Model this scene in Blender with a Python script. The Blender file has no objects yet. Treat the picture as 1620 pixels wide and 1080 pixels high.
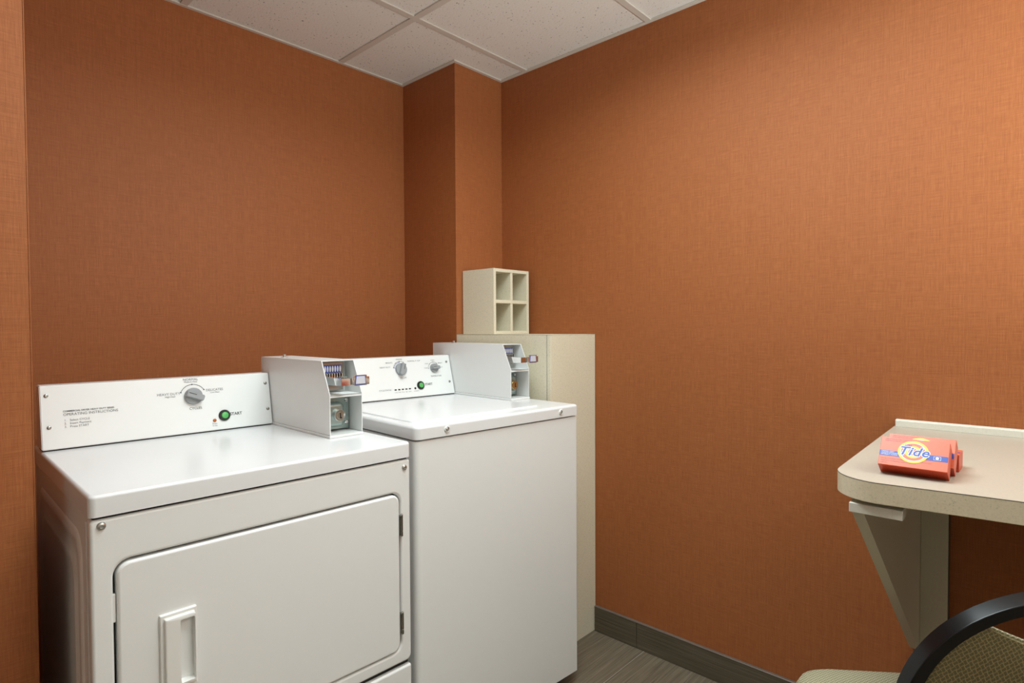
import bpy, bmesh, math, random
from mathutils import Matrix, Vector

random.seed(7)
R = math.radians
S = bpy.context.scene
COL = S.collection
PI = math.pi

# ------------------------------------------------------------------ camera, light, exposure
H = 2.358                       # ceiling height
XB, YA = 1.956, 2.248           # right wall plane, back wall plane
F_PX, YAW, PITCH, ROLL = 926.0, 0.7511, -0.0227, -0.0052
cam_d = bpy.data.cameras.new('camera')
cam_d.sensor_width = 36.0
cam_d.lens = F_PX / 1620 * 36.0
cam_d.clip_start = 0.02
cam = bpy.data.objects.new('camera', cam_d)
COL.objects.link(cam)
fw = Vector((math.cos(PITCH) * math.cos(YAW), math.cos(PITCH) * math.sin(YAW), math.sin(PITCH)))
rt = Vector((math.sin(YAW), -math.cos(YAW), 0))
up = rt.cross(fw)
r2 = rt * math.cos(ROLL) + up * math.sin(ROLL)
u2 = up * math.cos(ROLL) - rt * math.sin(ROLL)
m = Matrix((r2, u2, -fw)).transposed().to_4x4()
m.translation = (0, 0, 1.23)
cam.matrix_world = m
S.camera = cam

S.view_settings.view_transform = 'Standard'
S.view_settings.look = 'None'
S.view_settings.gamma = 1.0
S.view_settings.use_curve_mapping = False
S.view_settings.exposure = 0.0

w = bpy.data.worlds.new('world')
S.world = w
w.use_nodes = True
w.node_tree.nodes['Background'].inputs[0].default_value = (1, 0.96, 0.9, 1)
w.node_tree.nodes['Background'].inputs[1].default_value = 0.05


def troffer_or_fill(x, y, watts, size=0.56, size_y=0.56, col=(0.88, 1.0, 1.03), spread=180):
    d = bpy.data.lights.new('ceiling_troffer_or_fill', 'AREA')
    d.shape = 'RECTANGLE'
    d.size = size
    d.size_y = size_y
    d.energy = watts
    d.spread = R(spread)
    d.color = col
    o = bpy.data.objects.new('ceiling_troffer_or_fill', d)
    COL.objects.link(o)
    o.location = (x, y, H - 0.004)
    return o


troffer_or_fill(0.95, 0.74, 24, size=0.85, size_y=0.85, spread=162)
troffer_or_fill(1.646, -1.016, 5, spread=170)  # fill panel added out of frame to lift the lower right wall
# unseen fill lamp added out of frame, aimed up to brighten the ceiling
bl = bpy.data.lights.new('fill_uplight', 'AREA')
bl.shape = 'DISK'
bl.size = 0.35
bl.energy = 60
bl.color = (0.9, 1.0, 1.02)
bo = bpy.data.objects.new('fill_uplight', bl)
COL.objects.link(bo)
bo.location = (1.35, -0.95, 1.15)
bo.rotation_euler = (PI, 0, 0)

# ------------------------------------------------------------------ materials
def srgb(r, g, b):
    f = lambda c: (c / 255 / 12.92) if c / 255 <= 0.04045 else ((c / 255 + 0.055) / 1.055) ** 2.4
    return (f(r), f(g), f(b), 1)


class NT:
    """small node-building helper"""
    def __init__(self, name):
        self.m = bpy.data.materials.new(name)
        self.m.use_nodes = True
        self.t = self.m.node_tree
        self.b = self.t.nodes['Principled BSDF']

    def n(self, kind, **kw):
        nd = self.t.nodes.new(kind)
        for k, v in kw.items():
            setattr(nd, k, v)
        return nd

    def put(self, sock, v):
        if hasattr(v, 'links'):
            self.t.links.new(v, sock)
        else:
            sock.default_value = v

    def math(self, op, a, b=0.0, c=None):
        nd = self.n('ShaderNodeMath', operation=op)
        self.put(nd.inputs[0], a)
        self.put(nd.inputs[1], b)
        if c is not None:
            self.put(nd.inputs[2], c)
        return nd.outputs[0]

    def obj(self):
        return self.n('ShaderNodeTexCoord').outputs['Object']

    def xyz(self, v):
        s = self.n('ShaderNodeSeparateXYZ')
        self.put(s.inputs[0], v)
        return s.outputs

    def vec(self, x, y, z=0.0):
        c = self.n('ShaderNodeCombineXYZ')
        for i, q in enumerate((x, y, z)):
            self.put(c.inputs[i], q)
        return c.outputs[0]

    def noise(self, v, scale, detail=2.0, rough=0.5):
        nd = self.n('ShaderNodeTexNoise')
        self.put(nd.inputs['Vector'], v)
        nd.inputs['Scale'].default_value = scale
        nd.inputs['Detail'].default_value = detail
        nd.inputs['Roughness'].default_value = rough
        return nd.outputs[0]

    def ramp(self, f, stops):
        nd = self.n('ShaderNodeValToRGB')
        self.put(nd.inputs[0], f)
        cr = nd.color_ramp
        while len(cr.elements) < len(stops):
            cr.elements.new(0.5)
        for e, (p, c) in zip(cr.elements, stops):
            e.position = p
            e.color = c
        return nd.outputs[0]

    def mix(self, f, a, b, mode='MIX'):
        nd = self.n('ShaderNodeMix', data_type='RGBA', blend_type=mode)
        self.put(nd.inputs[0], f)
        self.put(nd.inputs[6], a)
        self.put(nd.inputs[7], b)
        return nd.outputs[2]

    def bump(self, h, strength, dist):
        nd = self.n('ShaderNodeBump')
        nd.inputs['Strength'].default_value = strength
        nd.inputs['Distance'].default_value = dist
        self.put(nd.inputs['Height'], h)
        self.put(self.b.inputs['Normal'], nd.outputs[0])

    def out(self, color=None, rough=None, metal=None, spec=None, coat=None):
        for k, v in (('Base Color', color), ('Roughness', rough), ('Metallic', metal),
                     ('Specular IOR Level', spec), ('Coat Weight', coat)):
            if v is not None:
                self.put(self.b.inputs[k], v)
        return self.m


def plain(name, c, rough=0.5, metal=0.0, spec=0.5, wob=0.04):
    t = NT(name)
    v = t.noise(t.obj(), 30.0, 3.0)
    k = t.math('MULTIPLY_ADD', v, 2 * wob, 1 - wob)
    cc = t.mix(1.0, c, t.vec(k, k, k), 'MULTIPLY')
    return t.out(cc, rough, metal, spec)


def m_wallpaper():
    t = NT('orange_woven_wallcovering')
    x, y, z = t.xyz(t.obj())
    u = t.math('ADD', x, y)
    vert = t.noise(t.vec(t.math('MULTIPLY', u, 560), t.math('MULTIPLY', z, 22)), 1.0, 2.0, 0.6)
    hori = t.noise(t.vec(t.math('MULTIPLY', u, 22), t.math('MULTIPLY', z, 560), 5.0), 1.0, 2.0, 0.6)
    vb = t.noise(t.vec(t.math('MULTIPLY', u, 260), t.math('MULTIPLY', z, 1.6), 9.0), 1.0, 2.0)
    hb = t.noise(t.vec(t.math('MULTIPLY', u, 1.6), t.math('MULTIPLY', z, 260), 3.0), 1.0, 2.0)
    s = t.math('ADD', t.math('MULTIPLY', vert, 0.38), t.math('MULTIPLY', hori, 0.36))
    s = t.math('ADD', s, t.math('ADD', t.math('MULTIPLY', vb, 0.16), t.math('MULTIPLY', hb, 0.10)))
    col = t.ramp(s, [(0.36, srgb(146, 83, 43)), (0.5, srgb(160, 94, 51)), (0.64, srgb(174, 106, 60))])
    t.bump(t.math('ADD', vert, hori), 0.25, 0.0012)
    return t.out(col, 0.62, 0.0, 0.35)


def m_tile():
    t = NT('fissured_ceiling_tile')
    o = t.obj()
    g = t.n('ShaderNodeNewGeometry').outputs['Position']
    a = t.noise(g, 118.0, 2.0, 0.55)
    b = t.noise(g, 17.0, 2.0, 0.5)
    f = t.math('ADD', a, t.math('MULTIPLY', b, 0.16))
    col = t.ramp(f, [(0.38, srgb(132, 122, 110)), (0.41, srgb(236, 233, 226))])
    t.bump(f, 0.35, 0.004)
    return t.out(col, 0.9, 0.0, 0.2)


def m_laminate(name, c, speck=0.5):
    t = NT(name)
    g = t.n('ShaderNodeNewGeometry').outputs['Position']
    a = t.noise(g, 260.0, 3.0, 0.6)
    b = t.noise(g, 900.0, 2.0, 0.6)
    f = t.math('ADD', t.math('MULTIPLY', a, 0.6), t.math('MULTIPLY', b, 0.4))
    d = tuple(q * (1 - 0.34 * speck) for q in c[:3]) + (1,)
    l = tuple(min(1, q * (1 + 0.12 * speck)) for q in c[:3]) + (1,)
    col = t.ramp(f, [(0.34, d), (0.45, c), (0.62, l)])
    return t.out(col, 0.42, 0.0, 0.45)


def m_flecked(name, c):
    t = NT(name)
    g = t.n('ShaderNodeNewGeometry').outputs['Position']
    a = t.noise(g, 330.0, 3.0, 0.65)
    w_ = t.noise(g, 60.0, 2.0)
    f = t.math('ADD', a, t.math('MULTIPLY', w_, 0.25))
    d = tuple(q * 0.74 for q in c[:3]) + (1,)
    col = t.ramp(f, [(0.43, d), (0.485, c), (0.75, tuple(min(1, q * 1.1) for q in c[:3]) + (1,))])
    return t.out(col, 0.4, 0.0, 0.45)


def m_linear(name, c1, c2, c3, axis):
    """linear-grain porcelain: thin streaks running along one axis"""
    t = NT(name)
    g = t.n('ShaderNodeNewGeometry').outputs['Position']
    x, y, z = t.xyz(g)
    if axis == 'x':
        v1 = t.vec(t.math('MULTIPLY', x, 6), t.math('MULTIPLY', y, 420))
        v2 = t.vec(t.math('MULTIPLY', x, 3.0), t.math('MULTIPLY', y, 130), 4.0)
    else:
        v1 = t.vec(t.math('MULTIPLY', y, 5), t.math('MULTIPLY', z, 420))
        v2 = t.vec(t.math('MULTIPLY', y, 3.0), t.math('MULTIPLY', z, 130), 4.0)
    f = t.math('ADD', t.math('MULTIPLY', t.noise(v1, 1.0, 3.0, 0.6), 0.65),
               t.math('MULTIPLY', t.noise(v2, 1.0, 2.0), 0.35))
    col = t.ramp(f, [(0.33, c1), (0.5, c2), (0.66, c3)])
    t.bump(f, 0.2, 0.001)
    return t.out(col, 0.55, 0.0, 0.4)


def m_fabric(name, dark, line, c=0.0056, rot=33):
    """basket weave of short dark bars with paler yarn between"""
    t = NT(name)
    x, y, z = t.xyz(t.obj())
    v = t.math('ADD', y, z)
    cr, sr = math.cos(R(rot)), math.sin(R(rot))
    a = t.math('ADD', t.math('MULTIPLY', x, cr / c), t.math('MULTIPLY', v, sr / c))
    b = t.math('SUBTRACT', t.math('MULTIPLY', v, cr / c), t.math('MULTIPLY', x, sr / c))
    par = t.math('MODULO', t.math('ADD', t.math('ADD', t.math('FLOOR', a), t.math('FLOOR', b)), 4000.0), 2.0)
    fa = t.math('ABSOLUTE', t.math('SUBTRACT', t.math('FRACT', a), 0.5))
    fb = t.math('ABSOLUTE', t.math('SUBTRACT', t.math('FRACT', b), 0.5))
    # bar across: narrow in one direction according to parity
    sel = t.math('ADD', t.math('MULTIPLY', fa, par), t.math('MULTIPLY', fb, t.math('SUBTRACT', 1.0, par)))
    mk = t.math('SMOOTH_MIN', 1.0, t.math('MAXIMUM', t.math('MULTIPLY', t.math('SUBTRACT', sel, 0.27), 9.0), 0.0), 0.1)
    nz = t.noise(t.obj(), 900.0, 2.0)
    col = t.mix(mk, dark, line)
    k = t.math('MULTIPLY_ADD', nz, 0.9, 0.55)
    col = t.mix(1.0, col, t.vec(k, k, k), 'MULTIPLY')
    t.bump(t.math('ADD', t.math('SUBTRACT', 1.0, mk), t.math('MULTIPLY', nz, 0.4)), 0.5, 0.001)
    return t.out(col, 0.85, 0.0, 0.2)


WALL = m_wallpaper()
OFFWHITE = plain('off_white_wall_paint', srgb(232, 228, 220), 0.6)
TILE = m_tile()
TEE = plain('ceiling_grid_paint', srgb(214, 207, 196), 0.5)
ENAMEL = plain('white_enamel', srgb(231, 232, 232), 0.22, 0, 0.5, 0.008)
PAINT = plain('white_painted_steel', srgb(233, 234, 232), 0.30, 0, 0.5, 0.01)
PLASTIC_W = plain('white_plastic', srgb(232, 232, 228), 0.4, 0, 0.5, 0.01)
DARK = plain('dark_gap', srgb(30, 28, 24), 0.8)
BLACK = plain('black_plastic', srgb(22, 22, 22), 0.3)
STEEL = plain('bright_steel', srgb(158, 156, 150), 0.25, 1.0)
SCREW = plain('screw_steel', srgb(198, 198, 194), 0.3, 0.9)
CHROME = plain('chrome', srgb(225, 225, 225), 0.07, 1.0, 0.5, 0.005)
ZINC = plain('zinc_plate', srgb(158, 174, 170), 0.36, 0.8)
BRASS = plain('brass', srgb(205, 178, 130), 0.28, 1.0)
KNOB = plain('grey_plastic', srgb(150, 154, 156), 0.4)
KNOB_D = plain('dark_grey_mark', srgb(62, 62, 62), 0.5)
GREEN = plain('green_button_plastic', srgb(88, 178, 96), 0.18)
AMBER = plain('amber_lens', srgb(178, 92, 36), 0.2)
INK = plain('grey_ink', srgb(112, 114, 116), 0.6)
INK_D = plain('dark_grey_ink', srgb(70, 72, 74), 0.6)
BLUE = plain('blue_label', srgb(36, 70, 160), 0.35)
PALE = plain('pale_label', srgb(204, 204, 212), 0.35)
LAM = m_laminate('beige_laminate', srgb(224, 216, 192), 0.8)
LAM_EDGE = m_flecked('flecked_edge_laminate', srgb(214, 202, 174))
LAM_TOP = m_laminate('pale_laminate_top', srgb(184, 175, 160), 0.3)
LAM_UP = m_laminate('pale_upstand_laminate', srgb(220, 217, 204), 0.3)
GRAYLAM = m_laminate('taupe_laminate', srgb(206, 198, 176), 0.25)
PHENOL_AND_SHADOW = plain('phenolic_edge_and_shadow', srgb(72, 62, 48), 0.6)
FLOOR = m_linear('linear_grain_floor_tile', srgb(84, 74, 60), srgb(114, 103, 86), srgb(138, 127, 108), 'x')
BASE = m_linear('linear_grain_base_tile', srgb(66, 57, 44), srgb(92, 83, 67), srgb(112, 103, 86), 'y')
GROUT = plain('pale_grout', srgb(176, 172, 160), 0.9)
GROUT_D = plain('dark_grout', srgb(58, 52, 44), 0.9)
TRIM_M = plain('anodised_trim', srgb(132, 122, 112), 0.4, 0.4)
FABRIC = m_fabric('olive_basket_weave_fabric', srgb(104, 99, 70), srgb(152, 134, 94))
FABRIC_LIT = m_fabric('olive_basket_weave_fabric_lit', srgb(146, 142, 112), srgb(212, 206, 178))  # paler copy of the same weave, light on the seat put into its colour
FRAME_B = plain('black_powder_coat', srgb(16, 16, 17), 0.25, 0, 0.3)
ORANGE = plain('orange_carton_with_sheen', srgb(222, 104, 70), 0.32, 0, 0.5, 0.03)  # lightened: wash of reflected ceiling light put into the base colour
RED_O = plain('red_orange_carton', srgb(196, 70, 40), 0.35, 0, 0.5, 0.03)
YEL = plain('yellow_print', srgb(240, 214, 60), 0.35)
WHITE_P = plain('white_print', srgb(236, 236, 240), 0.35)
BLUE_P = plain('blue_print', srgb(44, 76, 172), 0.35)
MAROON = plain('maroon_print', srgb(120, 30, 20), 0.45)
LILAC = plain('violet_grey_print', srgb(158, 110, 120), 0.45)

# ------------------------------------------------------------------ mesh helpers
def new_bm():
    return bmesh.new()


def ob(name, bm, mat, parent=None, smooth=True, angle=32, mats=None, wn=True):
    bmesh.ops.recalc_face_normals(bm, faces=bm.faces[:])
    me = bpy.data.meshes.new(name)
    bm.to_mesh(me)
    bm.free()
    for q in (mats or [mat]):
        me.materials.append(q)
    o = bpy.data.objects.new(name, me)
    COL.objects.link(o)
    if smooth:
        me.shade_smooth()
        me.set_sharp_from_angle(angle=R(angle))
        if wn:
            md = o.modifiers.new('weighted', 'WEIGHTED_NORMAL')
            md.keep_sharp = True
    if parent:
        o.parent = parent
    return o


def thing(name, label, cat, loc, rz=0.0, group=None):
    o = bpy.data.objects.new(name, None)
    COL.objects.link(o)
    o.location = loc
    o.rotation_euler = (0, 0, rz)
    o.empty_display_size = 0.05
    o['label'] = label
    o['category'] = cat
    if group:
        o['group'] = group
    return o


def box(bm, x0, x1, y0, y1, z0, z1, bev=0.0, seg=2, mat=0):
    g = bmesh.ops.create_cube(bm, size=1.0)
    vs = g['verts']
    for v in vs:
        v.co = Vector(((x0 + x1) / 2 + v.co.x * (x1 - x0), (y0 + y1) / 2 + v.co.y * (y1 - y0),
                       (z0 + z1) / 2 + v.co.z * (z1 - z0)))
    fs = list({f for v in vs for f in v.link_faces})
    for f in fs:
        f.material_index = mat
    if bev > 0:
        es = list({e for v in vs for e in v.link_edges})
        bmesh.ops.bevel(bm, geom=es, offset=bev, segments=seg, profile=0.5, affect='EDGES', material=mat)
    return vs


def bx(name, x0, x1, y0, y1, z0, z1, mat, parent=None, bev=0.0, seg=2):
    bm = new_bm()
    box(bm, x0, x1, y0, y1, z0, z1, bev, seg)
    return ob(name, bm, mat, parent)


def prism(bm, pts, axis, a, b, mat=0):
    """extrude polygon pts along axis between a and b; pts are the two other coordinates in xyz order"""
    def mk(p, q):
        if axis == 'x':
            return (q, p[0], p[1])
        if axis == 'y':
            return (p[0], q, p[1])
        return (p[0], p[1], q)
    A = [bm.verts.new(mk(p, a)) for p in pts]
    B = [bm.verts.new(mk(p, b)) for p in pts]
    n = len(pts)
    fs = [bm.faces.new(A), bm.faces.new(B[::-1])]
    for i in range(n):
        fs.append(bm.faces.new((A[i], B[i], B[(i + 1) % n], A[(i + 1) % n])))
    for f in fs:
        f.material_index = mat
    return A + B


def rrect(x0, x1, z0, z1, r, k=6):
    """rounded rectangle points, counter-clockwise; r one radius or four (bl, br, tr, tl)"""
    if not isinstance(r, (tuple, list)):
        r = (r,) * 4
    pts = []
    for (cx, cz, rr, a0) in ((x0 + r[0], z0 + r[0], r[0], 180), (x1 - r[1], z0 + r[1], r[1], 270),
                             (x1 - r[2], z1 - r[2], r[2], 0), (x0 + r[3], z1 - r[3], r[3], 90)):
        for i in range(k + 1):
            a = R(a0 + 90 * i / k)
            pts.append((cx + rr * math.cos(a), cz + rr * math.sin(a)))
    return pts


def loft(bm, rings, axis, cap0=True, cap1=True, mat=0):
    """rings: list of (points2d, position along axis)"""
    def mk(p, q):
        if axis == 'x':
            return (q, p[0], p[1])
        if axis == 'y':
            return (p[0], q, p[1])
        return (p[0], p[1], q)
    L = [[bm.verts.new(mk(p, q)) for p in pts] for pts, q in rings]
    n = len(L[0])
    fs = []
    for A, B in zip(L, L[1:]):
        for i in range(n):
            fs.append(bm.faces.new((A[i], A[(i + 1) % n], B[(i + 1) % n], B[i])))
    if cap0:
        fs.append(bm.faces.new(L[0]))
    if cap1:
        fs.append(bm.faces.new(L[-1]))
    for f in fs:
        f.material_index = mat
    return L


def soft_slab(bm, x0, x1, z0, z1, r, q_back, q_front, rnd, axis, k=6, seg=4, back_round=False):
    """slab with rounded outline whose front rim is rounded by rnd"""
    sgn = 1 if q_front > q_back else -1
    rings = []
    rr = lambda ins: tuple(max(0.0005, (c - ins)) for c in (r if isinstance(r, (tuple, list)) else (r,) * 4))
    if back_round:
        for i in range(seg + 1):
            a = PI / 2 * i / seg
            ins = rnd * (1 - math.sin(a))
            rings.append((rrect(x0 + ins, x1 - ins, z0 + ins, z1 - ins, rr(ins), k),
                          q_back + sgn * rnd * (1 - math.cos(a))))
    else:
        rings.append((rrect(x0, x1, z0, z1, rr(0), k), q_back))
    for i in range(seg + 1):
        a = PI / 2 * i / seg
        ins = rnd * (1 - math.cos(a))
        rings.append((rrect(x0 + ins, x1 - ins, z0 + ins, z1 - ins, rr(ins), k),
                      q_front - sgn * rnd * (1 - math.sin(a))))
    loft(bm, rings, axis)


def lathe(bm, prof, M=None, n=24, mat=0, cap=True):
    """profile (radius, height) about local z, then transformed by M"""
    M = M or Matrix()
    rings = []
    for r_, h_ in prof:
        rings.append([bm.verts.new(M @ Vector((r_ * math.cos(2 * PI * i / n), r_ * math.sin(2 * PI * i / n), h_)))
                      for i in range(n)])
    for A, B in zip(rings, rings[1:]):
        for i in range(n):
            f = bm.faces.new((A[i], A[(i + 1) % n], B[(i + 1) % n], B[i]))
            f.material_index = mat
    if cap:
        for L in (rings[0], rings[-1]):
            f = bm.faces.new(L)
            f.material_index = mat


def xf(bm, M, verts=None):
    bmesh.ops.transform(bm, matrix=M, verts=verts or bm.verts[:])


def text(name, s, size, mat, parent, M, align='CENTER', offset=0.0, shear=0.0, xscale=1.0):
    c = bpy.data.curves.new(name, 'FONT')
    c.body = s
    c.size = size
    c.align_x = align
    c.align_y = 'CENTER'
    c.offset = offset
    c.shear = shear
    c.resolution_u = 3
    if name == 'logo_text':
        c.space_character = 1.06
    c.materials.append(mat)
    o = bpy.data.objects.new(name, c)
    COL.objects.link(o)
    o.parent = parent
    o.matrix_local = M @ Matrix.Diagonal((xscale, 1, 1, 1))
    return o


def sweep(bm, path, prof, up_hint=Vector((0, 1, 0)), cap=True):
    """sweep a 2-D profile (side, depth) along path; depth axis stays near up_hint"""
    rings = []
    n = len(path)
    for i, p in enumerate(path):
        a = path[max(0, i - 1)]
        b = path[min(n - 1, i + 1)]
        t = (b - a).normalized()
        d = (up_hint - t * up_hint.dot(t)).normalized()
        s = t.cross(d)
        rings.append([bm.verts.new(p + s * q[0] + d * q[1]) for q in prof])
    k = len(prof)
    for A, B in zip(rings, rings[1:]):
        for i in range(k):
            bm.faces.new((A[i], A[(i + 1) % k], B[(i + 1) % k], B[i]))
    if cap:
        bm.faces.new(rings[0])
        bm.faces.new(rings[-1])


def struct(o, label=None):
    o['kind'] = 'structure'
    if label:
        o['label'] = label
    return o


# ------------------------------------------------------------------ room shell
X0, Y0 = -1.70, -1.90           # far sides of the room, behind the camera
T = 0.12
struct(bx('wall_back', X0 - T, XB + T, YA, YA + T, 0, H + 0.1, WALL), 'orange woven back wall behind the two machines')
struct(bx('wall_right', XB, XB + T, Y0 - T, YA, 0, H + 0.1, WALL), 'orange woven right wall with the counter on it')
struct(bx('wall_left', X0, 0.192, 1.45, YA, 0, H + 0.1, WALL), 'orange woven wall end at the left of the dryer alcove')
struct(bx('wall_front', X0 - T, XB, Y0 - T, Y0, 0, H + 0.1, OFFWHITE), 'off-white wall behind the viewer')
struct(bx('wall_side', X0 - T, X0, Y0, YA, 0, H + 0.1, OFFWHITE), 'off-white wall on the viewer left')
COLX, COLY = 1.672, 1.886
struct(bx('wall_corner', COLX, XB, COLY, YA, 0, H + 0.1, WALL), 'orange woven column boxed into the far corner')

# vertical outside-corner beads of the wallcovering
def bead(name, x, y):
    bm = new_bm()
    box(bm, x - 0.0010, x + 0.0010, y - 0.0010, y + 0.0010, 0.0, H, 0.0005, 1)
    struct(ob(name, bm, WALL))
bead('trim_1', COLX, COLY)
bead('trim_2', 0.192, 1.45)

# floor: grout bed with linear-grain tiles
fl = struct(bx('floor', X0, XB, Y0, YA, -0.08, -0.0012, GROUT), 'grey brown linear grain tiled floor')
TW, TL = 0.305, 0.61
ys = []
y = 1.139
while y > Y0:
    y -= TW
while y < YA:
    ys.append(y)
    y += TW
xs = []
x = 1.346
while x > X0:
    x -= TL
while x < XB:
    xs.append(x)
    x += TL
for yy in ys:
    for xx in xs:
        a, b = max(xx, X0) + 0.001, min(xx + TL, XB) - 0.001
        c, d = max(yy, Y0) + 0.001, min(yy + TW, YA) - 0.001
        if b - a < 0.02 or d - c < 0.02:
            continue
        bm = new_bm()
        box(bm, a, b, c, d, -0.004, 0.0, 0.0007, 1)
        ob('floor_tile', bm, FLOOR, fl)

# ceiling: suspended grid, tiles lie in it
GX, GY, GT = 1.341, 1.728, 0.6096
ce = struct(bx('ceiling', X0 - T, XB + T, Y0 - T, YA + T, H + 0.06, H + 0.12, TILE), 'suspended ceiling of speckled off-white tiles')
gx = [GX + GT * i for i in range(-6, 3)]
gy = [GY + GT * i for i in range(-7, 3)]
for i in gx:
    for j in gy:
        a, b = max(i, X0), min(i + GT, XB)
        c, d = max(j, Y0), min(j + GT, YA)
        if b - a < 0.03 or d - c < 0.03:
            continue
        bm = new_bm()
        box(bm, a + 0.003, b - 0.003, c + 0.003, d - 0.003, H + 0.006, H + 0.02, 0.0015, 1)
        ob('ceiling_tile', bm, TILE, ce)
for i in gx:
    if X0 < i < XB - 0.02:
        bx('ceiling_tee', i - 0.012, i + 0.012, Y0, YA, H, H + 0.0055, TEE, ce, 0.0006, 1)
for j in gy:
    if Y0 < j < YA - 0.02:
        bx('ceiling_tee', X0, XB, j - 0.012, j + 0.012, H + 0.0002, H + 0.0055, TEE, ce, 0.0006, 1)
bx('wall_angle', X0, COLX, YA - 0.014, YA, H - 0.001, H + 0.005, TEE, ce)
bx('wall_angle', XB - 0.014, XB, Y0, COLY, H - 0.001, H + 0.005, TEE, ce)
bx('wall_angle', COLX - 0.014, COLX, COLY - 0.014, YA - 0.014, H - 0.001, H + 0.005, TEE, ce)
bx('wall_angle', COLX, XB - 0.014, COLY - 0.014, COLY, H - 0.001, H + 0.005, TEE, ce)
bx('wall_angle', X0, 0.192, 1.436, 1.45, H - 0.001, H + 0.005, TEE, ce)

# ------------------------------------------------------------------ beige boxed ledge in the corner
CHX, CHY, CHZ = 1.672, 1.366, 1.205
ch = thing('boxed_ledge', 'tall beige laminate boxed-in ledge in the corner right of the washer', 'ledge', (CHX, CHY, 0))
bx('front_panel', -0.0008, XB - CHX - 0.002, 0, 0.018, 0.001, CHZ - 0.0015, LAM, ch, 0.0008, 1)
bx('side_panel', -0.001, 0.017, 0.0192, COLY - CHY - 0.001, 0.001, CHZ - 0.0015, LAM, ch, 0.0008, 1)
bx('ledge_top', -0.0015, XB - CHX - 0.002, -0.0005, COLY - CHY - 0.001, CHZ - 0.001, CHZ + 0.0, LAM, ch)
bx('corner_seam', -0.0008, 0.0006, 0.0180, 0.0193, 0.001, CHZ - 0.0015, PHENOL_AND_SHADOW, ch)

# ------------------------------------------------------------------ baseboard along the right wall
bb = struct(bx('baseboard_right', XB - 0.009, XB - 0.001, -1.88, CHY - 0.002, 0.001, 0.098, GROUT_D), 'grey brown tile baseboard with a slim metal top trim')
yy = CHY - 0.002
for ye in [1.17 - GT * i for i in range(0, 6)]:
    ye = max(ye, -1.88)
    bx('baseboard_tile', XB - 0.0125, XB - 0.0085, ye + 0.0012, yy - 0.0012, 0.0012, 0.0975, BASE, bb, 0.0006, 1)
    yy = ye
bx('trim_strip', XB - 0.0135, XB - 0.0008, -1.88, CHY - 0.002, 0.098, 0.1025, TRIM_M, bb, 0.0008, 1)

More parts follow.
